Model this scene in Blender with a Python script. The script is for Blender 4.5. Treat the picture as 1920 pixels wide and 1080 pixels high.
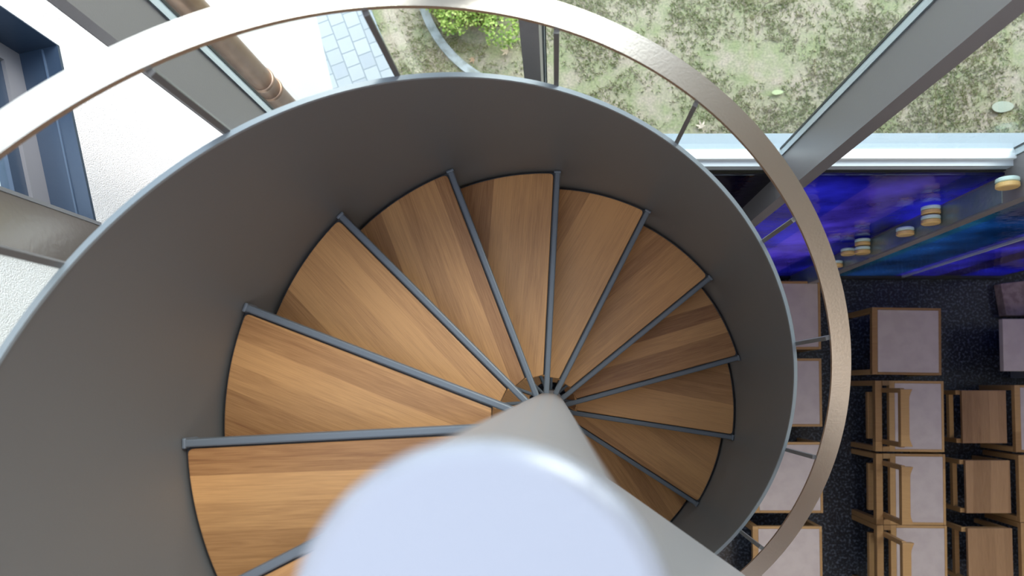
import bpy, bmesh, math, random
from mathutils import Matrix, Vector, noise
random.seed(7)
C = bpy.context.scene
PI = math.pi
for o in list(bpy.data.objects):
    bpy.data.objects.remove(o)

# ------------------------------------------------------------------ camera
D = 5.945                       # camera height above the ground floor (m)
FPX, CX, CY = 1280.0, 1032.956, 673.706
TA, TB = -0.0400, 0.0063        # small tilts away from straight down
def _rot(a, b):
    ca, sa, cb, sb = math.cos(a), math.sin(a), math.cos(b), math.sin(b)
    return Matrix(((1,0,0),(0,ca,-sa),(0,sa,ca))) @ Matrix(((cb,0,sb),(0,1,0),(-sb,0,cb)))
ROT = _rot(TA, TB)
S3 = Matrix(((1,0,0),(0,-1,0),(0,0,-1)))
cam = bpy.data.cameras.new('camera')
camo = bpy.data.objects.new('camera', cam); C.collection.objects.link(camo)
m = (S3 @ ROT @ S3).transposed().to_4x4()
m.translation = Vector((0, 0, D))
camo.matrix_world = m
cam.sensor_width = 36.0
cam.lens = FPX/1920*36
cam.shift_x = (960-CX)/1920
cam.shift_y = (CY-540)/1920
cam.clip_start = 0.02; cam.clip_end = 200
cam.dof.use_dof = True; cam.dof.focus_distance = 2.4; cam.dof.aperture_fstop = 3.5
C.camera = camo
def at(px, py, d):
    """world point seen at a pixel, d metres below the camera"""
    v = ROT.transposed() @ Vector(((px-CX)/FPX, (py-CY)/FPX, 1.0))
    v = v*(d/v.z)
    return Vector((v.x, -v.y, D-d))

# ------------------------------------------------------------------ world, exposure
w = bpy.data.worlds.new('sky'); C.world = w; w.use_nodes = True
nt = w.node_tree; nt.nodes.clear()
wo = nt.nodes.new('ShaderNodeOutputWorld'); bg = nt.nodes.new('ShaderNodeBackground')
tc = nt.nodes.new('ShaderNodeTexCoord'); sx = nt.nodes.new('ShaderNodeSeparateXYZ')
rp = nt.nodes.new('ShaderNodeValToRGB')
nt.links.new(tc.outputs['Generated'], sx.inputs[0]); nt.links.new(sx.outputs['Z'], rp.inputs[0])
rp.color_ramp.elements[0].position = 0.0; rp.color_ramp.elements[0].color = (0.90, 0.93, 1.0, 1)
rp.color_ramp.elements[1].position = 0.7; rp.color_ramp.elements[1].color = (0.66, 0.78, 1.0, 1)
nt.links.new(rp.outputs[0], bg.inputs[0]); bg.inputs[1].default_value = 1.7
nt.links.new(bg.outputs[0], wo.inputs[0])
sun = bpy.data.lights.new('sun', 'SUN'); sun.energy = 2.2; sun.angle = math.radians(35); sun.color = (1.0, 0.95, 0.88)
suno = bpy.data.objects.new('sun', sun); C.collection.objects.link(suno)
suno.rotation_euler = Vector((0.55, 0.75, 0.9)).to_track_quat('Z', 'Y').to_euler()
C.view_settings.view_transform = 'Standard'; C.view_settings.look = 'None'
C.view_settings.exposure = 0.75; C.view_settings.gamma = 1.0
C.view_settings.use_curve_mapping = False

fill = bpy.data.lights.new('added_fill_light', 'AREA'); fill.shape = 'RECTANGLE'; fill.size = 1.8; fill.size_y = 1.8; fill.energy = 36; fill.color = (1.0, .86, .72)  # soft fill added to warm the seats and handrail, no fixture behind it
fillo = bpy.data.objects.new('added_fill_light', fill); C.collection.objects.link(fillo); fillo.location = (1.9, -2.3, D+1.3)

# ------------------------------------------------------------------ materials
def mat(name, col, rough=.5, metal=0.0, spec=.5, bump=None, var=None):
    """bump=(scale,strength[,detail]); var=(scale, colour2, [lo,hi])"""
    M = bpy.data.materials.new(name); M.use_nodes = True
    n = M.node_tree; b = n.nodes['Principled BSDF']
    b.inputs['Base Color'].default_value = (*col, 1); b.inputs['Roughness'].default_value = rough
    b.inputs['Metallic'].default_value = metal; b.inputs['Specular IOR Level'].default_value = spec
    tcn = n.nodes.new('ShaderNodeTexCoord')
    if var:
        nz = n.nodes.new('ShaderNodeTexNoise'); nz.inputs['Scale'].default_value = var[0]; nz.inputs['Detail'].default_value = 5
        n.links.new(tcn.outputs['Object'], nz.inputs['Vector'])
        r = n.nodes.new('ShaderNodeValToRGB')
        lo, hi = var[2] if len(var) > 2 else (.4, .6)
        r.color_ramp.elements[0].position = lo; r.color_ramp.elements[1].position = hi
        r.color_ramp.elements[0].color = (*col, 1); r.color_ramp.elements[1].color = (*var[1], 1)
        n.links.new(nz.outputs[0], r.inputs[0]); n.links.new(r.outputs[0], b.inputs['Base Color'])
    if bump:
        nz = n.nodes.new('ShaderNodeTexNoise'); nz.inputs['Scale'].default_value = bump[0]
        nz.inputs['Detail'].default_value = 3
        n.links.new(tcn.outputs['Object'], nz.inputs['Vector'])
        bp = n.nodes.new('ShaderNodeBump'); bp.inputs['Strength'].default_value = bump[1]; bp.inputs['Distance'].default_value = .01
        n.links.new(nz.outputs[0], bp.inputs['Height']); n.links.new(bp.outputs[0], b.inputs['Normal'])
    return M

def wood(name, dark, light, strip=.06, rough=.42, grain=1.0):
    """oak strips running along local x, glued side by side along local y"""
    M = bpy.data.materials.new(name); M.use_nodes = True
    n = M.node_tree; L = n.links; b = n.nodes['Principled BSDF']
    tcn = n.nodes.new('ShaderNodeTexCoord'); oi = n.nodes.new('ShaderNodeObjectInfo')
    def math_(op, a, bb=None, c=None):
        q = n.nodes.new('ShaderNodeMath'); q.operation = op
        for i, v in enumerate((a, bb, c)):
            if v is None: continue
            if isinstance(v, (int, float)): q.inputs[i].default_value = v
            else: L.new(v, q.inputs[i])
        return q.outputs[0]
    s = n.nodes.new('ShaderNodeSeparateXYZ'); L.new(tcn.outputs['Object'], s.inputs[0])
    rnd = math_('MULTIPLY', oi.outputs['Random'], 37.0)
    ang = math_('MULTIPLY', math_('SUBTRACT', oi.outputs['Random'], .5), .12)
    yy = math_('ADD', s.outputs['Y'], math_('MULTIPLY', s.outputs['X'], ang))
    idx = math_('FLOOR', math_('DIVIDE', math_('ADD', yy, math_('MULTIPLY', rnd, .013)), strip))
    wn = n.nodes.new('ShaderNodeTexWhiteNoise'); wn.noise_dimensions = '2D'
    cb = n.nodes.new('ShaderNodeCombineXYZ'); L.new(idx, cb.inputs[0]); L.new(rnd, cb.inputs[1])
    L.new(cb.outputs[0], wn.inputs['Vector'])
    # grain: noise stretched along x, shifted per strip
    g = n.nodes.new('ShaderNodeCombineXYZ')
    L.new(math_('MULTIPLY', s.outputs['X'], 3.0), g.inputs[0])
    L.new(math_('MULTIPLY', yy, 38.0), g.inputs[1])
    L.new(math_('ADD', math_('MULTIPLY', idx, 7.3), rnd), g.inputs[2])
    nz = n.nodes.new('ShaderNodeTexNoise'); nz.inputs['Scale'].default_value = 1.0; nz.inputs['Detail'].default_value = 6
    nz.inputs['Roughness'].default_value = .65; nz.inputs['Distortion'].default_value = 1.6
    L.new(g.outputs[0], nz.inputs['Vector'])
    g2 = n.nodes.new('ShaderNodeCombineXYZ')
    L.new(math_('MULTIPLY', s.outputs['X'], 12.0), g2.inputs[0]); L.new(math_('MULTIPLY', yy, 420.0), g2.inputs[1]); L.new(rnd, g2.inputs[2])
    nf = n.nodes.new('ShaderNodeTexNoise'); nf.inputs['Scale'].default_value = 1.0; nf.inputs['Detail'].default_value = 2
    L.new(g2.outputs[0], nf.inputs['Vector'])
    f = math_('ADD', math_('MULTIPLY', wn.outputs[0], .55), math_('MULTIPLY', nz.outputs[0], .70*grain))
    f = math_('ADD', f, math_('MULTIPLY', math_('SUBTRACT', nf.outputs[0], .5), .55*grain))
    f = math_('ADD', f, math_('MULTIPLY', math_('SUBTRACT', oi.outputs['Random'], .5), .25))
    r = n.nodes.new('ShaderNodeValToRGB'); r.color_ramp.elements[0].position = .12; r.color_ramp.elements[1].position = .98
    r.color_ramp.elements[0].color = (*dark, 1); r.color_ramp.elements[1].color = (*light, 1)
    L.new(f, r.inputs[0]); L.new(r.outputs[0], b.inputs['Base Color'])
    b.inputs['Roughness'].default_value = rough; b.inputs['Specular IOR Level'].default_value = .35
    bp = n.nodes.new('ShaderNodeBump'); bp.inputs['Strength'].default_value = .12; bp.inputs['Distance'].default_value = .002
    L.new(nf.outputs[0], bp.inputs['Height']); L.new(bp.outputs[0], b.inputs['Normal'])
    return M

M_TREAD = wood('oiled_oak', (.19,.074,.026), (.56,.285,.110), .062)
M_OAK = wood('pale_oak', (.24,.125,.05), (.47,.275,.118), .6, .5, .7)
M_PLANK = wood('mid_oak', (.17,.085,.04), (.40,.23,.12), .07, .5, .8)
M_STEEL = mat('grey_painted_steel', (.135,.131,.130), .42, 0, .5, bump=(350,.05))
M_BAR = mat('blue_grey_painted_steel', (.125,.14,.16), .4, 0, .5)
M_TRAY = mat('dark_steel_tray', (.035,.035,.037), .5)
M_COL = mat('column_paint', (.34,.325,.33), .3, 0, .55, bump=(60,.03))
M_RAIL = mat('brushed_steel', (.66,.60,.54), .34, 1.0, .5, bump=(160,.04))
M_FIN = mat('mullion_paint', (.245,.23,.235), .38, .1, .5, bump=(220,.04))
M_FIND = mat('mullion_seal', (.02,.022,.022), .5)
M_ALU = mat('pale_aluminium', (.60,.67,.72), .35, .2, .5)
M_PLAST = mat('white_render', (.86,.855,.84), .85, 0, .2, bump=(240,.5))
M_BLUE = mat('blue_grey_metal', (.036,.06,.10), .35, .2, .5, bump=(90,.03))
M_FRM = mat('window_frame_metal', (.25,.25,.26), .4, .2, .5)
M_BRONZE = mat('bronze_panel', (.34,.29,.26), .2, .6, .5, bump=(60,.04))
M_COPPER = mat('copper', (.52,.33,.24), .38, .75, .5, var=(6,(.42,.25,.17)))
M_FLOOR = mat('dark_terrazzo', (.008,.010,.017), .3, 0, .5, var=(48,(.15,.18,.24),(.49,.80)))
M_LINO = mat('pale_seat', (.47,.395,.385), .55, 0, .3, bump=(120,.06), var=(9,(.43,.355,.35)))
M_CEIL = mat('timber_ceiling', (.34,.24,.16), .7, var=(3,(.42,.31,.22)))
M_PLWALL = mat('interior_plaster', (.45,.43,.42), .85)
M_LEAFY = None

def schlick(n, normal=None):
    L = n.links; g = n.nodes.new('ShaderNodeNewGeometry'); d = n.nodes.new('ShaderNodeVectorMath'); d.operation = 'DOT_PRODUCT'
    L.new(g.outputs['Incoming'], d.inputs[0]); L.new(normal if normal else g.outputs['Normal'], d.inputs[1])
    def mm(op, a, b=None):
        q = n.nodes.new('ShaderNodeMath'); q.operation = op
        for i, v in enumerate((a, b)):
            if v is None: continue
            if isinstance(v, (int, float)): q.inputs[i].default_value = v
            else: L.new(v, q.inputs[i])
        return q.outputs[0]
    c = mm('SUBTRACT', 1.0, mm('ABSOLUTE', d.outputs['Value']))
    return mm('ADD', mm('MULTIPLY', mm('POWER', c, 5.0), .8), .04)
def glass_clear(name, tint=(.93,.97,.95), op=.08):
    M = bpy.data.materials.new(name); M.use_nodes = True
    n = M.node_tree; n.nodes.clear(); L = n.links
    o = n.nodes.new('ShaderNodeOutputMaterial'); mx = n.nodes.new('ShaderNodeMixShader')
    t = n.nodes.new('ShaderNodeBsdfTransparent'); t.inputs[0].default_value = (*tint, 1)
    g = n.nodes.new('ShaderNodeBsdfGlossy'); g.inputs['Roughness'].default_value = .02
    L.new(schlick(n), mx.inputs[0]); L.new(t.outputs[0], mx.inputs[1]); L.new(g.outputs[0], mx.inputs[2])
    L.new(mx.outputs[0], o.inputs[0]); return M
M_GLASS = glass_clear('clear_glass')

def stained(name):
    M = bpy.data.materials.new(name); M.use_nodes = True
    n = M.node_tree; n.nodes.clear(); L = n.links
    o = n.nodes.new('ShaderNodeOutputMaterial')
    tcn = n.nodes.new('ShaderNodeTexCoord'); s = n.nodes.new('ShaderNodeSeparateXYZ'); L.new(tcn.outputs['Object'], s.inputs[0])
    r = n.nodes.new('ShaderNodeValToRGB'); r.color_ramp.interpolation = 'CONSTANT'
    mr = n.nodes.new('ShaderNodeMapRange'); mr.inputs['From Min'].default_value = 0; mr.inputs['From Max'].default_value = 4
    L.new(s.outputs['X'], mr.inputs[0]); L.new(mr.outputs[0], r.inputs[0])
    stops = [(0,(.04,.03,.07)),(.95,(.02,.015,.04)),(1.18,(.07,.07,.36)),(1.5,(.13,.10,.36)),(1.85,(.06,.06,.32)),(2.1,(.05,.13,.18)),(2.5,(.04,.11,.22)),(2.93,(.09,.08,.36)),(3.3,(.07,.05,.18)),(3.5,(.06,.06,.36))]
    e = r.color_ramp.elements
    e[0].position = 0; e[0].color = (*stops[0][1],1); e[1].position = stops[1][0]/4; e[1].color = (*stops[1][1],1)
    for p, c in stops[2:]:
        q = e.new(p/4); q.color = (*c, 1)
    nz = n.nodes.new('ShaderNodeTexNoise'); nz.inputs['Scale'].default_value = 2.2; nz.inputs['Detail'].default_value = 3
    L.new(tcn.outputs['Object'], nz.inputs['Vector'])
    hs = n.nodes.new('ShaderNodeHueSaturation'); L.new(r.outputs[0], hs.inputs['Color'])
    m2 = n.nodes.new('ShaderNodeMapRange'); m2.inputs['From Min'].default_value=.3; m2.inputs['From Max'].default_value=.7; m2.inputs['To Min'].default_value=.35; m2.inputs['To Max'].default_value=1.7
    L.new(nz.outputs[0], m2.inputs[0]); L.new(m2.outputs[0], hs.inputs['Value'])
    nb = n.nodes.new('ShaderNodeTexNoise'); nb.inputs['Scale'].default_value = 14; nb.inputs['Detail'].default_value = 2
    L.new(tcn.outputs['Object'], nb.inputs['Vector'])
    bp = n.nodes.new('ShaderNodeBump'); bp.inputs['Strength'].default_value = .25; bp.inputs['Distance'].default_value = .01
    L.new(nb.outputs[0], bp.inputs['Height'])
    tl = n.nodes.new('ShaderNodeBsdfTranslucent'); L.new(hs.outputs[0], tl.inputs[0])
    tp = n.nodes.new('ShaderNodeBsdfTransparent'); L.new(hs.outputs[0], tp.inputs[0])
    g = n.nodes.new('ShaderNodeBsdfGlossy'); g.inputs['Roughness'].default_value = .06; L.new(bp.outputs[0], g.inputs['Normal'])
    a = n.nodes.new('ShaderNodeMixShader'); a.inputs[0].default_value = .3
    L.new(tl.outputs[0], a.inputs[1]); L.new(tp.outputs[0], a.inputs[2])
    bm = n.nodes.new('ShaderNodeMixShader'); L.new(schlick(n, bp.outputs[0]), bm.inputs[0]); L.new(a.outputs[0], bm.inputs[1]); L.new(g.outputs[0], bm.inputs[2])
    L.new(bm.outputs[0], o.inputs[0]); return M
M_STAIN = stained('blue_art_glass')

# ------------------------------------------------------------------ mesh helpers
def obj(name, bm, m, parent=None, smooth=False, loc=None, bevel=0):
    me = bpy.data.meshes.new(name)
    bmesh.ops.recalc_face_normals(bm, faces=bm.faces)
    bm.to_mesh(me); bm.free()
    for mm in (m if isinstance(m, (list, tuple)) else [m]): me.materials.append(mm)
    if smooth: me.shade_smooth()
    o = bpy.data.objects.new(name, me); C.collection.objects.link(o)
    if loc: o.location = loc
    if parent: o.parent = parent
    if bevel:
        b = o.modifiers.new('bevel', 'BEVEL'); b.width = bevel; b.segments = 2; b.limit_method = 'ANGLE'; b.angle_limit = math.radians(40)
        if smooth is False: pass
    return o
def tag(o, label=None, cat=None, group=None, kind=None):
    if label: o['label'] = label
    if cat: o['category'] = cat
    if group: o['group'] = group
    if kind: o['kind'] = kind
    return o
def thing(name, label, cat, loc=(0,0,0), rz=0, group=None):
    o = bpy.data.objects.new(name, None); C.collection.objects.link(o)
    o.location = loc; o.rotation_euler = (0, 0, rz); o.empty_display_size = .1
    return tag(o, label, cat, group)
def copy_tree(o, parent=None):
    c = o.copy(); C.collection.objects.link(c); c.parent = parent
    for ch in [x for x in bpy.data.objects if x.parent == o]: copy_tree(ch, c)
    return c
def box(bm, x0, x1, y0, y1, z0, z1):
    v = [bm.verts.new(p) for p in ((x0,y0,z0),(x1,y0,z0),(x1,y1,z0),(x0,y1,z0),(x0,y0,z1),(x1,y0,z1),(x1,y1,z1),(x0,y1,z1))]
    for f in ((0,3,2,1),(4,5,6,7),(0,1,5,4),(1,2,6,5),(2,3,7,6),(3,0,4,7)): bm.faces.new([v[i] for i in f])
    return bm
def B(*a):
    bm = bmesh.new()
    for k in range(0, len(a), 6): box(bm, *a[k:k+6])
    return bm
def prism(bm, pts, z0, z1):
    a = [bm.verts.new((p[0], p[1], z0)) for p in pts]; b = [bm.verts.new((p[0], p[1], z1)) for p in pts]
    n = len(pts)
    bm.faces.new(a[::-1]); bm.faces.new(b)
    for i in range(n): bm.faces.new((a[i], a[(i+1)%n], b[(i+1)%n], b[i]))
    return bm
def quadprism(bm, q0, q1):
    """closed hexahedron between two 4-loops of 3D points"""
    a = [bm.verts.new(p) for p in q0]; b = [bm.verts.new(p) for p in q1]
    bm.faces.new(a[::-1]); bm.faces.new(b)
    for i in range(4): bm.faces.new((a[i], a[(i+1)%4], b[(i+1)%4], b[i]))
    return bm
def sweep(bm, secs, close=True):
    rings = [[bm.verts.new(p) for p in s] for s in secs]
    n = len(secs[0])
    for r0, r1 in zip(rings, rings[1:]):
        for i in range(n): bm.faces.new((r0[i], r0[(i+1)%n], r1[(i+1)%n], r1[i]))
    if close: bm.faces.new(rings[0][::-1]); bm.faces.new(rings[-1])
    return bm
def lathe(bm, prof, seg=48, c=(0,0,0)):
    rings = []
    for r, z in prof:
        if r < 1e-6: rings.append([bm.verts.new((c[0], c[1], c[2]+z))])
        else: rings.append([bm.verts.new((c[0]+r*math.cos(2*PI*i/seg), c[1]+r*math.sin(2*PI*i/seg), c[2]+z)) for i in range(seg)])
    for a, b in zip(rings, rings[1:]):
        for i in range(seg):
            j = (i+1) % seg
            if len(a) == 1: bm.faces.new((a[0], b[j], b[i]))
            elif len(b) == 1: bm.faces.new((a[i], a[j], b[0]))
            else: bm.faces.new((a[i], a[j], b[j], b[i]))
    return bm

# ================================================================== THE STAIR (numbers in metres)
PX, PY = -0.0361, -0.0906
R_BAR, TH0, DTH, Z0, H = .796, 3.1921, -.41800, 1.525, .17
R_IN, R_OUT = .798, .8065          # stringer sheet
RAIL_IN, RAIL_OUT = .815, .869
HS, HR = .604, .8475
NSTEP = 26
def th(k): return TH0 + DTH*k
def zt(k): return D - (Z0 + H*k)          # top of step k
stair = thing('spiral_staircase', 'grey steel spiral staircase with oak treads around a thick central column', 'staircase', (PX, PY, 0))

# column and its cap (cap slightly domed edge)
CAPZ = D - .247
bm = bmesh.new(); lathe(bm, [(0,0),(.070,0),(.070,CAPZ-.012)], 72)
obj('column', bm, M_COL, stair, smooth=True, loc=(.009, 0, 0))
bm = bmesh.new(); lathe(bm, [(.070,CAPZ-.012),(.0715,CAPZ-.0115),(.0715,CAPZ-.0075),(.0708,CAPZ-.0045),(.0692,CAPZ-.0022),(.0668,CAPZ-.0008),(.064,CAPZ),(0,CAPZ)], 96)
obj('column_cap', bm, mat('cap_paint', (.33,.34,.385), .22, .1, .6), stair, loc=(.009, 0, 0), smooth=False)

# treads
def tread_outline(r_in, r_out, back, front, rc):
    """local frame: x along the front bar, the tread spreads to +angle (behind)"""
    pts = []
    a1 = -DTH
    # front edge y = front ; back edge: ray at angle a1 pushed by `back`
    def ray(r, off):   # point at radius r on the back ray with perpendicular overlap off
        return (r*math.cos(a1)-off*math.sin(a1), r*math.sin(a1)+off*math.cos(a1))
    # outer arc from front to back
    af = math.asin(front/r_out); ab = a1 + math.asin(back/r_out)
    arc = [(r_out*math.cos(af+(ab-af)*i/24), r_out*math.sin(af+(ab-af)*i/24)) for i in range(25)]
    p_in_f = (r_in, front); bx, by = ray(r_in, back)
    poly = [p_in_f] + arc + [(bx, by)]
    # round the two outer corners
    def rnd(prev, c, nxt):
        c = Vector(c); a = (Vector(prev)-c).normalized()*rc; b = (Vector(nxt)-c).normalized()*rc
        return [tuple((c+a)*(1-t)**2 + c*2*t*(1-t) + (c+b)*t*t) for t in (0,.25,.5,.75,1)]
    n0 = 2
    return [poly[0]] + rnd(poly[0], arc[0], arc[2]) + arc[2:-2] + rnd(arc[-3], arc[-1], poly[-1]) + [poly[-1]]
bm = bmesh.new(); prism(bm, tread_outline(.128, .789, .022, .0125, .014), -.036, 0)
tread0 = obj('tread', bm, M_TREAD, stair, bevel=.0025)
bm = bmesh.new(); prism(bm, tread_outline(.130, .7945, .018, .008, .008), -.046, -.010)
tray0 = obj('tread_tray', bm, M_TRAY, tread0)
# bar: square tube on the front edge with a small welded end plate
bm = B(.06, .7985, -.0095, .0085, -.05, .002)
bar0 = obj('support_bar', bm, M_BAR, stair, bevel=.004)
bm = B(.788, .797, -.0125, .0115, -.054, .0045)
weld0 = obj('end_plate', bm, M_BAR, bar0, bevel=.003)
def place(o, k, dz=0):
    a = th(k); o.rotation_euler = (0, 0, a); o.location = (.0033*math.sin(a), -.0033*math.cos(a), zt(k)+dz)
for k in range(-2, NSTEP-0):
    if k == -2:
        t, b = tread0, bar0
    else:
        t = tread0.copy(); C.collection.objects.link(t)
        q = tray0.copy(); q.parent = t; C.collection.objects.link(q)
        b = bar0.copy(); C.collection.objects.link(b)
        q = weld0.copy(); q.parent = b; C.collection.objects.link(q)
    place(t, k, -.004); place(b, k)

# stringer sheet: helical band, smooth strip following the nosings
def helix(k0, k1, n, f):
    secs = []
    for i in range(n+1):
        k = k0+(k1-k0)*i/n; secs.append(f(th(k), zt(k)))
    return secs
def strip(r0, r1, zlo, zhi, k0, k1, n=520):
    def f(a, z):
        c, s = math.cos(a), math.sin(a)
        zl = max(z+zlo, 0.0); zh = max(z+zhi, 0.02)
        return [(r0*c, r0*s, zl), (r1*c, r1*s, zl), (r1*c, r1*s, zh), (r0*c, r0*s, zh)]
    bm = bmesh.new(); return sweep(bm, helix(k0, k1, n, f))
sheet = obj('stringer_sheet', strip(R_IN, R_OUT, -.26, HS, -2.05, 26.6), M_STEEL, stair, smooth=False)
for p in sheet.data.polygons: p.use_smooth = True
sheet.modifiers.new('split', 'EDGE_SPLIT').split_angle = math.radians(40)
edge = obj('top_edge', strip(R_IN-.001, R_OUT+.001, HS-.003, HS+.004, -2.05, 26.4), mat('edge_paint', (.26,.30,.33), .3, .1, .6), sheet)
for p in edge.data.polygons: p.use_smooth = True
edge.modifiers.new('split', 'EDGE_SPLIT').split_angle = math.radians(40)
# handrail: flat bar
rail = obj('handrail', strip(RAIL_IN, RAIL_OUT, HR-.0, HR+.010, -2.0, 26.2), M_RAIL, stair)
for p in rail.data.polygons: p.use_smooth = True
rail.modifiers.new('split', 'EDGE_SPLIT').split_angle = math.radians(40)
# balusters
bm = B(R_OUT, R_OUT+.026, -.0055, .0055, HS-.09, HR+.001)
bal0 = obj('baluster', bm, M_STEEL, stair)
for k in range(-2, 27):
    b = bal0 if k == -2 else bal0.copy()
    if k > -2: C.collection.objects.link(b)
    a = th(k)+{1:.0075,3:.0125,4:.003,5:.0165,6:-.008,7:.0125,8:.005,9:.0215}.get(k, .009); b.rotation_euler = (0, 0, a); b.location = (0, 0, zt(k))

# landing beside the column with its solid steel guard
LZ = zt(-2)
aL = math.radians(-35.2); aE = th(-2)-2*PI
pts = [(.072*math.cos(aL+(aE-aL)*i/8), .072*math.sin(aL+(aE-aL)*i/8)) for i in range(8, -1, -1)]
dL = Vector((math.cos(aL), math.sin(aL))); dE = Vector((math.cos(aE), math.sin(aE)))
outer = [tuple(dL*1.7), tuple(dL*1.7+Vector((0,-1.0))), tuple(dE*1.7+Vector((0,-.4))), tuple(dE*1.0)]
bm = bmesh.new(); prism(bm, pts+outer, LZ-.08, LZ-.004)
obj('landing', bm, M_TREAD, stair)
nrm = Vector((-dL.y, dL.x))
def guard(z0, z1, r0, r1, t0, t1):
    bm = bmesh.new()
    q = [dL*r0+nrm*t0, dL*r1+nrm*t0, dL*r1+nrm*t1, dL*r0+nrm*t1]
    return prism(bm, [tuple(v) for v in q], z0, z1)
gp = obj('landing_guard', guard(LZ-.13, D-.42, .066, 1.62, .0, .010), M_COL, stair)
obj('guard_rail', guard(D-.42, D-.408, .075, 1.62, -.02, .03), M_RAIL, stair)

# ================================================================== BUILDING
YG = at(1400, 300, 2.84).y        # inner plane of the glazed wall, roughly
YG = .985
YF = at(1560, 519, D).y           # foot of the stained wall
DT = 3.01                          # depth of the transom top below the camera
ZT = D-DT
def struct(name, bm, m, parent=None, **k):
    o = obj(name, bm, m, parent, **k)
    if not parent: o['kind'] = 'structure'
    return o
ZTOP = D+1.45
XC = at(1873, 524, D).x            # corner where the stained wall turns
# floor
struct('floor', B(-1.9, 6.2, -3.6, YF+.06, -.12, 0), M_FLOOR)
# stained wall: two panes + turning pane
struct('window_1', B(-1.25, XC, YF, YF+.012, .05, ZT-.06), M_STAIN)
cdir = (at(1925, 508.5, D)-at(1873, 524, D)); cdir.z = 0; cdir.normalize()
bm = bmesh.new(); L = 2.4
prism(bm, [(XC, YF), (XC+cdir.x*L, YF+cdir.y*L), (XC+cdir.x*L-.012*cdir.y, YF+cdir.y*L+.012), (XC, YF+.012)], .05, ZT-.06)
struct('window_2', bm, M_STAIN)
bm = bmesh.new()
prism(bm, [(-1.25, YF-.022), (XC, YF-.022), (XC+cdir.x*L, YF+cdir.y*L-.022), (XC+cdir.x*L, YF+cdir.y*L+.05), (XC, YF+.05), (-1.25, YF+.05)], 0, .052)
struct('baseboard_back', bm, M_FIND)
struct('floor_bay', B(XC-.1, 6.2, YF+.06, YF+1.2, -.12, -.004), M_FLOOR)
# vertical joint in the stained wall
jx = at(1687, 513, D).x
struct('trim_1', B(jx-.012, jx+.012, YF-.014, YF+.02, .05, ZT-.06), M_ALU)
# clear glazing above the transom
YGL = 1.02
struct('window_3', B(-1.13, 6.2, YGL, YGL+.012, ZT+.004, ZTOP), M_GLASS)
# transom: dark lower lip, pale top, outer ledge
tr = struct('trim_2', B(-1.13, 6.2, YG-.004, YGL-.012, ZT-.075, ZT), mat('inner_sill', (.55,.61,.67), .4, .1))
struct('outer_ledge', B(-1.13, 6.2, YGL-.012, YG+.144, ZT-.075, ZT), mat('outer_ledge', (.34,.41,.47), .5, .1), tr)
struct('trim_3', B(-1.13, 6.2, YG-.008, YG-.004, ZT-.08, ZT-.05), M_FIND)
struct('trim_4', B(-1.13, 6.2, YGL-.012, YGL+.03, ZT, ZT+.022), mat('white_gasket', (.85,.9,.92), .4))
# fins
fx = [(-1.12, -1.0786, .852), (-.083, -.038, .83), (1.006, 1.065, .85), (2.037, 2.095, .828)]
for i, (x0, x1, yf) in enumerate(fx):
    bm = B(x0, x1, yf, YF+.002, 0, ZT-.07, x0, x1, yf, YGL, ZT-.07, ZTOP)
    f = struct('trim_%d' % (5+i), bm, M_FIN)
    if i == 0: struct('channel', B(x0-.008, x0, yf+.004, YGL, ZT-.07, ZTOP), M_FIND, f)
    struct('gasket', B(x0-.007, x1+.007, YGL, YGL+.028, ZT+.02, ZTOP), M_ALU, f)
    struct('gasket_seal', B(x0-.011, x1+.011, YGL+.028, YGL+.036, ZT+.02, ZTOP), M_FIND, f)

# added green grey sheet: reflections on the right hand fin's side, put into colour
M_FINREFL = mat('fin_reflection_tint', (.20,.27,.27), .22, .3, .6, bump=(16,.5), var=(5,(.30,.36,.36)))
struct('reflection_sheet', B(2.033, 2.037, .835, YF-.012, .06, ZT-.08), M_FINREFL, f)

# round glass pads on the side of the right hand fin
M_TEAL = mat('teal_glass', (.66,.86,.80), .2, 0, .6); M_AMB = mat('amber_glass', (.78,.52,.20), .3, 0, .6)
XP = 2.033-.049
def pad_things():
    t = thing('round_glass_pad', '', 'light fitting', (0,0,0), 0, 'round glass pads on the mullion')
    for nm, y0, y1, mm in (('glass_disc', .001, .021, M_TEAL), ('metal_disc', -.023, .0, M_AMB)):
        bm = bmesh.new(); prof = [(0,y0),(.042,y0),(.047,y0+.004),(.047,y1-.004),(.042,y1),(0,y1)]
        lathe(bm, prof, 32); bmesh.ops.rotate(bm, verts=bm.verts, matrix=Matrix.Rotation(-PI/2, 3, 'X'))
        obj(nm, bm, mm, t, smooth=False)
    return t
pads = [(1889,343,'single glass pad highest up, at the right edge of the mullion'),
        (1745,385,'upper disc of the big pair of glass pads on the mullion'),
        (1745,405,'lower disc of the big pair of glass pads on the mullion'),
        (1697,434,'single glass pad between the two pairs on the mullion'),
        (1617,447,'upper disc of the small pair of glass pads on the mullion'),
        (1617,464,'lower disc of the small pair of glass pads on the mullion'),
        (1590,472,'single glass pad just left of the small pair on the mullion'),
        (1567,495,'lowest glass pad, half behind the handrail')]
p0 = pad_things()
for i, (x, y, lab) in enumerate(pads):
    lo, hi = 1.5, 6.
    for _ in range(40):
        md = (lo+hi)/2
        if at(x, y, md).x < XP: lo = md
        else: hi = md
    t = p0 if i == 0 else copy_tree(p0)
    q = at(x, y, lo); q.y = YF-.028 if lab.startswith('upper') else (YF-.079 if lab.startswith('lower') else min(q.y, YF-.03)); t.location = q; t['label'] = lab

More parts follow.
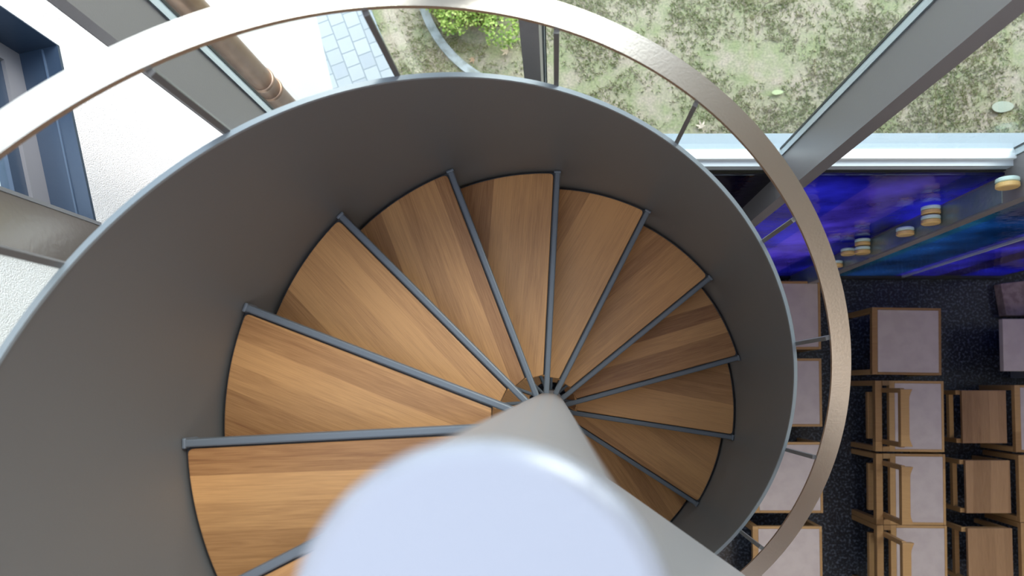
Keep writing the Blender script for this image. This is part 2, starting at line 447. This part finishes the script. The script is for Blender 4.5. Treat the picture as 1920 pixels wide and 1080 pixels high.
# left facade (white render) with its window ------------------------------------
U = at(185, 415, 2.3)-at(115, 85, 2.3); U.z = 0; U.normalize()      # along the wall
N = Vector((U.y, -U.x, 0))                                          # away from the camera
if N.x > 0: N = -N
FW = at(608, 95, D).dot(N)+.004
_n = lambda px, py: Vector((at(px, py, 1).x, at(px, py, 1).y, 0)).dot(N)
DSILL = FW/_n(146, 250)
def fp(s, n, z): return N*(FW+n)+U*s+Vector((0, 0, z))
def fbox(bm, s0, s1, n0, n1, z0, z1):
    return quadprism(bm, [fp(s0,n0,z0), fp(s1,n0,z0), fp(s1,n1,z0), fp(s0,n1,z0)], [fp(s0,n0,z1), fp(s1,n0,z1), fp(s1,n1,z1), fp(s0,n1,z1)])
def FB(*a):
    bm = bmesh.new()
    for k in range(0, len(a), 6): fbox(bm, *a[k:k+6])
    return bm
SW0, SW1, ZS = at(115, 85, DSILL).dot(U), at(187, 425, DSILL).dot(U), D-DSILL-.0       # window opening
struct('wall_left', FB(-5.5, SW0, 0, .3, -.3, ZTOP, SW1, 3.5, 0, .3, -.3, ZTOP, SW0, SW1, 0, .3, -.3, ZS, SW0, SW1, 0, .3, ZS+2.0, ZTOP), M_PLAST)
w4 = struct('window_4', FB(SW0, SW0+.004, 0, .2, ZS, ZS+2.0), M_BLUE)
struct('window_sill', FB(SW0, SW1, .0, .2, ZS-.0, ZS+.012), M_BLUE, w4)
struct('sill_groove', FB(SW0+.01, SW1-.01, .045, .05, ZS+.012, ZS+.0165), mat('sill_step', (.07,.11,.17), .4), w4)
NF = .125
struct('window_frame', FB(SW0+.004, SW1, NF, NF+.06, ZS+.012, ZS+.085, SW0+.004, SW0+.06, NF, NF+.06, ZS+.085, ZS+2.0, SW1-.06, SW1, NF, NF+.06, ZS+.085, ZS+2.0), M_FRM, w4)
struct('window_sash', FB(SW0+.06, SW1-.06, NF+.012, NF+.05, ZS+.085, ZS+.14, SW0+.06, SW0+.10, NF+.012, NF+.05, ZS+.14, ZS+2, SW1-.10, SW1-.06, NF+.012, NF+.05, ZS+.14, ZS+2), M_BLUE, w4)
struct('window_pane', FB(SW0+.1, SW1-.1, NF+.025, NF+.035, ZS+.14, ZS+2.0), M_GLASS, w4)
struct('reveal_panel', FB(SW1, SW1+.16, -.012, .0, ZS-.0, ZTOP), M_BRONZE, w4)
struct('panel_edge', FB(SW1-.012, SW1, -.014, .05, ZS-.0, ZTOP), M_FRM, w4)

# ceiling over the right of the room, walls outside the frame
struct('ceiling', B(.55, 6.3, -3.6, YG+.3, ZTOP, ZTOP+.15), M_CEIL)
struct('wall_right', B(6.2, 6.35, -3.6, YG+1.4, -.12, ZTOP), M_PLWALL)
struct('wall_front', B(-1.9, 6.2, -3.75, -3.6, -.12, ZTOP), M_PLWALL)

# ================================================================== FURNITURE
DS = D-.46
def px_per(d): return d/FPX
def seat_thing(name, label, cat, x0, x1, yc, h=.46, wy=.553, back=False, group=None, cream=True, rz=0.0):
    """x0,x1 in world metres; open leg frame on the left side"""
    wx = x1-x0; xc = (x0+x1)/2; hy = wy/2
    t = thing(name, label, cat, (xc, yc, 0), rz, group)
    l, r = -wx/2, wx/2; e = .045; b = .02; th_ = .042
    if back: s0 = l+.112
    else: s0 = l
    # border
    bm = B(s0, s0+e, -hy, hy, h-th_, h, r-b, r, -hy, hy, h-th_, h, s0+e, r-b, hy-b, hy, h-th_, h, s0+e, r-b, -hy, -hy+b, h-th_, h)
    obj('seat_frame', bm, M_OAK, t, bevel=.003)
    obj('seat', B(s0+e+.0005, r-b-.0005, -hy+b+.0005, hy-b-.0005, h-.038, h-.001), M_LINO, t, bevel=.002)
    first = None
    for (x, y) in ((l, -hy), (l, hy-.042), (r-.042, -hy), (r-.042, hy-.042)):
        w_ = .05 if x == l else .042
        obj('leg', B(x, x+w_, y, y+.042, 0, h-th_+.0), M_OAK, t, bevel=.003)
    if back:
        obj('rear_rail', B(l, l+.054, -hy, hy, h-.05, h+.004), M_OAK, t, bevel=.004)
        obj('side_rail', B(l+.058, s0, hy-.04, hy, h-.045, h), M_OAK, t); obj('side_rail', B(l+.058, s0, -hy, -hy+.04, h-.045, h), M_OAK, t)
        for sg in (-1, 1):
            bm = bmesh.new(); yo = sg*.205
            quadprism(bm, [(l+.058,yo-.018,h-.13),(l+.092,yo-.018,h-.13),(l+.092,yo+.018,h-.13),(l+.058,yo+.018,h-.13)],
                          [(l+.035,yo-.018,h+.325),(l+.068,yo-.018,h+.325),(l+.068,yo+.018,h+.325),(l+.035,yo+.018,h+.325)])
            obj('back_post', bm, M_OAK, t, bevel=.003)
        # top rail, waisted in plan with flared ends
        pts = []
        n = 16
        for i in range(n+1):
            y = -.215+.43*i/n; u = abs(y)/.215
            pts.append((l+.03+.066+.024*max(0,(u-.7)/.3)**1.3+.0, y))
        pl = [(l+.03, .215), (l+.03, -.215)]
        bm = bmesh.new(); prism(bm, pts+pl, h+.30, h+.345)
        obj('top_rail', bm, M_OAK, t, bevel=.004)
        obj('stretcher', B(l+.0, l+.06, -.19, .19, h-.17, h-.13), M_OAK, t, bevel=.003)
    return t
def X(px, d=DS): return at(px, 725, d).x
def Y(py, d=DS): return at(1500, py, d).y
# front column of stools, partly behind the stair
for i, (ya, yb, lab) in enumerate(((527,655,'pale topped stool touching the blue glass wall, partly behind the stair'),
                          (672,800,'second pale topped stool from the blue wall, partly hidden by the stair'),
                          (829,962,'third pale topped stool from the blue wall, partly hidden by the stair'),
                          (987,1117,'fourth pale topped stool from the blue wall, under the curved handrail'))):
    xr = (1541,1541,1540,1537)[i]
    seat_thing('oak_stool', lab, 'stool', X(xr-129), X(xr), (Y(ya)+Y(yb))/2, wy=Y(ya)-Y(yb), group='stools half hidden by the stair')
seat_thing('oak_stool', 'pale topped oak stool standing free on the dark floor right of the handrail', 'stool', X(1637), X(1767), (Y(577)+Y(703))/2, wy=Y(577)-Y(703), rz=-.015)
for i, (ya, yb, lab) in enumerate(((714,847,'oak chair with pale seat and low open back, directly below the free standing stool'),
                          (851,984,'middle oak chair with pale seat and low open back, in the row of three'),
                          (985,1118,'oak chair with pale seat and low open back cut by the bottom of the picture'))):
    seat_thing('oak_chair', lab, 'chair', X(1640-i), X(1769), (Y(ya)+Y(yb))/2, wy=Y(ya)-Y(yb), back=True, group='oak chairs with pale seats', rz=-.01)

# wooden seated chairs at the right edge
def plank_chair(label, ya, yb, dx):
    d = D-.42; x0, x1 = X(1803+dx, d), X(1886+dx, d); yc = (Y(ya, d)+Y(yb, d))/2; hy = (Y(ya, d)-Y(yb, d))/2
    t = thing('plank_seat_stool', label, 'stool', (x0, yc, 0), 0, 'oak plank stools at the right edge')
    w_ = x1-x0
    o = obj('seat', B(-hy, hy, 0, w_, .392, .42), M_PLANK, t, bevel=.003)
    o.rotation_euler = (0, 0, -PI/2); o.location = (0, 0, 0)
    # planks run front to back in the picture (image vertical)
    for (x, y) in ((-.03, -hy), (-.03, hy-.035), (w_-.05, -hy), (w_-.05, hy-.035)):
        obj('leg', B(x, x+.035, y, y+.035, 0, .385), M_OAK, t)
    obj('apron', B(-.03, .005, -hy+.035, hy-.035, .25, .29), M_OAK, t)
    for y in (-hy, hy-.03): obj('side_rail', B(.005, w_-.05, y, y+.03, .35, .385), M_OAK, t)
    return t
def frame_table(label, ya, yb, dx):
    x0 = X(1902+dx); yc = (Y(ya)+Y(yb))/2; wy = Y(ya)-Y(yb)
    return seat_thing('oak_side_table', label, 'table', x0, x0+.55, yc, wy=wy, group='oak tables cut by the right edge')
for ya, yb, dx, l1, l2 in ((732,831,0,'oak plank stool nearest the blue glass wall at the right edge','pale topped oak table behind the first plank stool'),
                   (863,962,4,'middle oak plank stool at the right edge','pale topped oak table behind the middle plank stool'),
                   (990,1092,5,'oak plank stool in the bottom right corner','pale topped oak table behind the plank stool in the corner')):
    plank_chair(l1, ya, yb, dx); frame_table(l2, ya-10, yb+17, dx)
# pale cabinet and stone block in the turn of the stained wall
dc = D-.42
cb = thing('bench', 'pale topped bench by the corner of the blue glass wall at the right edge', 'bench', (X(1883, dc), Y(696, dc), 0))
hh = Y(598, dc)-Y(696, dc)
obj('base', B(.33, .9, -.05, hh-.03, .0, .37), M_FRM, cb)
obj('seat', B(0, .95, 0, hh, .37, .42), M_LINO, cb, bevel=.004)
db = D-.10
sb = thing('stone_block', 'brown speckled stone block under the turn of the blue glass wall', 'block', (X(1884, db), Y(592, db), 0))
bm = bmesh.new(); hb = Y(532, db)-Y(592, db)
prism(bm, [(.03,0),(1.0,0),(1.0,hb+.12),(-.01,hb)], 0, .10)
obj('block', bm, mat('brown_stone', (.36,.27,.24), .6, var=(18,(.24,.17,.16))), sb, bevel=.006)

# ================================================================== OUTSIDE
GZ = -.02
M_SOIL = bpy.data.materials.new('lawn_ground'); M_SOIL.use_nodes = True
n = M_SOIL.node_tree; b = n.nodes['Principled BSDF']; b.inputs['Roughness'].default_value = .95; b.inputs['Specular IOR Level'].default_value = .1
tcn = n.nodes.new('ShaderNodeTexCoord')
na = n.nodes.new('ShaderNodeTexNoise'); na.inputs['Scale'].default_value = 3.2; na.inputs['Detail'].default_value = 6; na.inputs['Roughness'].default_value = .7
nb_ = n.nodes.new('ShaderNodeTexNoise'); nb_.inputs['Scale'].default_value = 55; nb_.inputs['Detail'].default_value = 5
for q in (na, nb_): n.links.new(tcn.outputs['Object'], q.inputs['Vector'])
ra = n.nodes.new('ShaderNodeValToRGB'); ra.color_ramp.elements[0].position = .40; ra.color_ramp.elements[1].position = .60
ra.color_ramp.elements[0].color = (.46,.40,.32,1); ra.color_ramp.elements[1].color = (.31,.34,.19,1)
rb = n.nodes.new('ShaderNodeValToRGB'); rb.color_ramp.elements[0].position = .35; rb.color_ramp.elements[1].position = .7
rb.color_ramp.elements[0].color = (.75,.75,.75,1); rb.color_ramp.elements[1].color = (1.15,1.12,1.1,1)
mx = n.nodes.new('ShaderNodeMix'); mx.data_type = 'RGBA'; mx.blend_type = 'MULTIPLY'; mx.inputs[0].default_value = 1
n.links.new(na.outputs[0], ra.inputs[0]); n.links.new(nb_.outputs[0], rb.inputs[0])
n.links.new(ra.outputs[0], mx.inputs[6]); n.links.new(rb.outputs[0], mx.inputs[7]); n.links.new(mx.outputs[2], b.inputs['Base Color'])
bm = B(-9, 14, YF+.06, 16, GZ-.2, GZ)
struct('ground', bm, M_SOIL)

def leafmat(name, cols, rough=.6):
    M = bpy.data.materials.new(name); M.use_nodes = True
    n = M.node_tree; b = n.nodes['Principled BSDF']; b.inputs['Roughness'].default_value = rough; b.inputs['Specular IOR Level'].default_value = .3
    g = n.nodes.new('ShaderNodeNewGeometry'); r = n.nodes.new('ShaderNodeValToRGB')
    e = r.color_ramp.elements
    e[0].position = 0; e[0].color = (*cols[0], 1); e[1].position = 1; e[1].color = (*cols[-1], 1)
    for i, c in enumerate(cols[1:-1]): q = e.new((i+1)/(len(cols)-1)); q.color = (*c, 1)
    n.links.new(g.outputs['Random Per Island'], r.inputs[0]); n.links.new(r.outputs[0], b.inputs['Base Color'])
    return M
def raw(name, V, F, m):
    me = bpy.data.meshes.new(name); me.from_pydata(V, [], F); me.materials.append(m)
    o = bpy.data.objects.new(name, me); C.collection.objects.link(o); return o
# curved kerb of the bed
ka, kb, kc = at(795, 15, D), at(828, 80, D), at(885, 135, D)
def circ(a, b_, c):
    d_ = 2*(a.x*(b_.y-c.y)+b_.x*(c.y-a.y)+c.x*(a.y-b_.y))
    ux = ((a.x**2+a.y**2)*(b_.y-c.y)+(b_.x**2+b_.y**2)*(c.y-a.y)+(c.x**2+c.y**2)*(a.y-b_.y))/d_
    uy = ((a.x**2+a.y**2)*(c.x-b_.x)+(b_.x**2+b_.y**2)*(a.x-c.x)+(c.x**2+c.y**2)*(b_.x-a.x))/d_
    return ux, uy, math.hypot(a.x-ux, a.y-uy)
ux, uy, ur = circ(ka, kb, kc)
bc = at(885, 22, D-.35)
# edges of the paved path
pA, pB = at(588, 20, D), at(632, 160, D); pC, pD_ = at(697, 20, D), at(741, 135, D)
def side(p, a, b_): return (b_.x-a.x)*(p[1]-a.y)-(b_.y-a.y)*(p[0]-a.x)
V, F = [], []
cnt = 0
while cnt < 26000:
    x = random.uniform(-1.6, 5.6); y = random.uniform(YF+.25, 3.9)
    if side((x, y), pC, pD_) < 0: continue
    if abs(math.hypot(x-ux, y-uy)-ur) < .05: continue
    if math.hypot(x-bc.x-.04, y-bc.y-.2) < .30: continue
    f = noise.noise(Vector((x*1.6, y*1.6, 0)))+.5*noise.noise(Vector((x*5, y*5, 3)))
    if f < random.uniform(-.45, .5)-.02: continue
    cnt += 1
    for _ in range(3):
        a = random.uniform(0, 2*PI); l = random.uniform(.012, .038); w_ = random.uniform(.0025, .005)
        dx, dy = math.cos(a), math.sin(a); hgt = random.uniform(.006, .025)
        ox, oy = x+random.uniform(-.01,.01), y+random.uniform(-.01,.01)
        i = len(V)
        V += [(ox-dy*w_, oy+dx*w_, GZ), (ox+dy*w_, oy-dx*w_, GZ), (ox+dx*l*.6+dy*w_*.6, oy+dy*l*.6-dx*w_*.6, GZ+hgt), (ox+dx*l, oy+dy*l, GZ+hgt*.8)]
        F += [(i, i+1, i+2), (i, i+2, i+3)]
g = raw('grass', V, F, leafmat('grass_blades', [(.22,.27,.10),(.31,.35,.16),(.41,.40,.24),(.47,.42,.31),(.53,.46,.37)]))
tag(g, 'sparse short green grass growing over the bare lawn soil', 'grass', kind='stuff')

# paved path outside
M_PAV = bpy.data.materials.new('pale_pavers'); M_PAV.use_nodes = True
n = M_PAV.node_tree; b = n.nodes['Principled BSDF']; b.inputs['Roughness'].default_value = .8
tcn = n.nodes.new('ShaderNodeTexCoord'); br = n.nodes.new('ShaderNodeTexBrick')
n.links.new(tcn.outputs['Object'], br.inputs['Vector'])
br.offset = 0.5; br.inputs['Scale'].default_value = 1; br.inputs['Brick Width'].default_value = .135; br.inputs['Row Height'].default_value = .13
br.inputs['Mortar Size'].default_value = .006; br.inputs['Mortar'].default_value = (.27,.31,.34,1)
br.inputs['Color1'].default_value = (.40,.44,.49,1); br.inputs['Color2'].default_value = (.48,.52,.57,1)
n.links.new(br.outputs[0], b.inputs['Base Color'])
dirp = (pD_-pC).normalized(); perp = Vector((-dirp.y, dirp.x, 0))
s_w = (pC-pA).dot(perp)
pav = bpy.data.objects.new('x', None)
bm = B(-6, 2.0, -abs(s_w)-.35, 0, 0, .012) 
pv = struct('paved_path', bm, M_PAV)
bpy.data.objects.remove(pav)
pv.location = (pC.x, pC.y, GZ)
ang = math.atan2(dirp.y, dirp.x); pv.rotation_euler = (0, 0, ang)

a0 = math.atan2(ka.y-uy, ka.x-ux)-.0; a1 = math.atan2(kc.y-uy, kc.x-ux)
if a1 < a0: a1 += 2*PI
secs = []
for i in range(61):
    a = a0-.5+(a1-a0+.9)*i/60; c, s = math.cos(a), math.sin(a)
    secs.append([((ur-.035)*c, (ur-.035)*s, GZ), ((ur+.04)*c, (ur+.04)*s, GZ), ((ur+.04)*c, (ur+.04)*s, GZ+.03), ((ur-.035)*c, (ur-.035)*s, GZ+.03)])
kb_ = obj('garden_edging', sweep(bmesh.new(), secs), mat('grey_kerb', (.46,.50,.53), .8, var=(12,(.30,.33,.32))), loc=(ux, uy, 0))
tag(kb_, 'curved grey kerb strip bordering the bush on the lawn', 'kerb')

# bush
bush = thing('shrub', 'round leafy green bush on the lawn behind the glass', 'bush', (bc.x, bc.y, GZ))
V, F = [], []
random.seed(11)
lobes = [(random.uniform(-.30,.38), random.uniform(-.10,.5), random.uniform(.14,.24)) for _ in range(13)]
for i in range(5200):
    lx, ly, lr = random.choice(lobes)
    v = Vector((random.gauss(0,1), random.gauss(0,1), abs(random.gauss(0,1)))).normalized()*lr*random.uniform(.75,1.04)
    p = Vector((lx, ly, .16))+v
    a = random.uniform(0, 2*PI); dz = random.uniform(-.35,.5); l = random.uniform(.018,.034); w_ = l*.42
    d = Vector((math.cos(a), math.sin(a), dz)).normalized(); e_ = d.cross(Vector((random.uniform(-.4,.4), random.uniform(-.4,.4), 1))).normalized()*w_
    i0 = len(V)
    V += [tuple(p), tuple(p+d*l*.5+e_), tuple(p+d*l), tuple(p+d*l*.5-e_)]
    F.append((i0, i0+1, i0+2, i0+3))
fo = raw('foliage', V, F, leafmat('bush_leaves', [(.12,.24,.03),(.24,.38,.06),(.36,.48,.10),(.50,.58,.18)], .45)); fo.parent = bush
bm = bmesh.new()
for lx, ly, lr in lobes:
    q0 = [(.02*math.cos(j*PI/2), .02*math.sin(j*PI/2)+.1, .0) for j in range(4)]
    q1 = [(lx+.006*math.cos(j*PI/2), ly+.006*math.sin(j*PI/2), .22) for j in range(4)]
    quadprism(bm, q0, q1)
obj('stems', bm, mat('bark', (.10,.07,.05), .9), bush)

# fallen maple leaves
def maple(name, label, px, py, size, rz, col, dz=.028):
    p = at(px, py, D); bm = bmesh.new()
    tips = [(90,1.0),(38,.95),(-8,.62),(-50,.35),(-130,.35),(188,.62),(142,.95)]
    pts = []
    for i, (a, r) in enumerate(tips):
        a = math.radians(a); nx = tips[(i+1)%7]; a2 = math.radians(nx[0]); 
        if a2 > a: a2 -= 2*PI
        for da, rr in ((.16,.66),(.09,.78),(0,1.),(-.09,.78),(-.16,.66)): pts.append((r*rr*math.cos(a+da), r*rr*math.sin(a+da)))
        am = (a+a2)/2; pts.append((.30*math.cos(am), .30*math.sin(am)))
    vs = [bm.verts.new((x*size, y*size, .006*math.sin(x*5)+.004*math.cos(y*7))) for x, y in pts]
    bm.faces.new(vs)
    bmesh.ops.triangulate(bm, faces=bm.faces)
    r_ = bmesh.ops.extrude_face_region(bm, geom=bm.faces[:]); bmesh.ops.translate(bm, verts=[v for v in r_['geom'] if isinstance(v, bmesh.types.BMVert)], vec=(0,0,.0012))
    box(bm, -size*.02, size*.02, -size*.9, -size*.1, 0, .002)
    o = obj(name, bm, mat('dry_leaf', col, .7)); o.location = (p.x, p.y, GZ+dz); o.rotation_euler = (.1, .1, rz)
    tag(o, label, 'leaf'); return o
maple('maple_leaf', 'pale fallen maple leaf on the grass below the curved handrail', 1315, 238, .065, .4, (.72,.60,.48))
maple('maple_leaf', 'tan fallen leaf lying right of the bush beside the mullion', 950, 97, .062, 1.4, (.66,.52,.38))
maple('maple_leaf', 'brown fallen leaf at the end of the curved kerb', 887, 112, .045, 2.4, (.50,.32,.20))
def oval(label, px, py, a, b_, rz, col):
    p = at(px, py, D); bm = bmesh.new()
    pts = [(a*math.cos(t), b_*math.sin(t)*(1-.12*math.cos(t))) for t in [2*PI*i/20 for i in range(20)]]
    prism(bm, pts, 0, .002)
    o = obj('fallen_leaf', bm, mat('green_leaf', col, .5)); o.location = (p.x, p.y, GZ+.03); o.rotation_euler = (0, .05, rz)
    tag(o, label, 'leaf')
oval('large pale green oval leaf on the lawn near the right edge', 1879, 201, .10, .05, .1, (.36,.40,.31))
oval('small yellow green oval leaf on the lawn left of the big mullion', 1457, 174, .05, .022, .1, (.45,.52,.27))

# copper downpipe on the outside of the white wall
def ray_face(px, py, n_off):
    lo, hi = .5, 30.
    for _ in range(50):
        md = (lo+hi)/2
        if at(px, py, md).dot(N) < FW+n_off: lo = md
        else: hi = md
    return at(px, py, lo)
pc = ray_face(500, 160, -.085)
pipe = thing('downpipe', 'copper downpipe running down the outside of the white wall', 'downpipe', (pc.x, pc.y, GZ))
bm = bmesh.new(); lathe(bm, [(0,0),(.066,0),(.066,ZTOP),(0,ZTOP)], 40); obj('pipe', bm, M_COPPER, pipe, smooth=False)
for p in pipe.children[0].data.polygons: p.use_smooth = abs(p.normal.z) < .5
zc = pc.z
for z_ in (zc-.03, zc+.09, zc-1.9):
    bm = bmesh.new(); lathe(bm, [(.0665,-.016),(.073,-.014),(.074,0),(.073,.014),(.0665,.016)], 40, (0,0,z_)); obj('clamp', bm, M_COPPER, pipe, smooth=True)
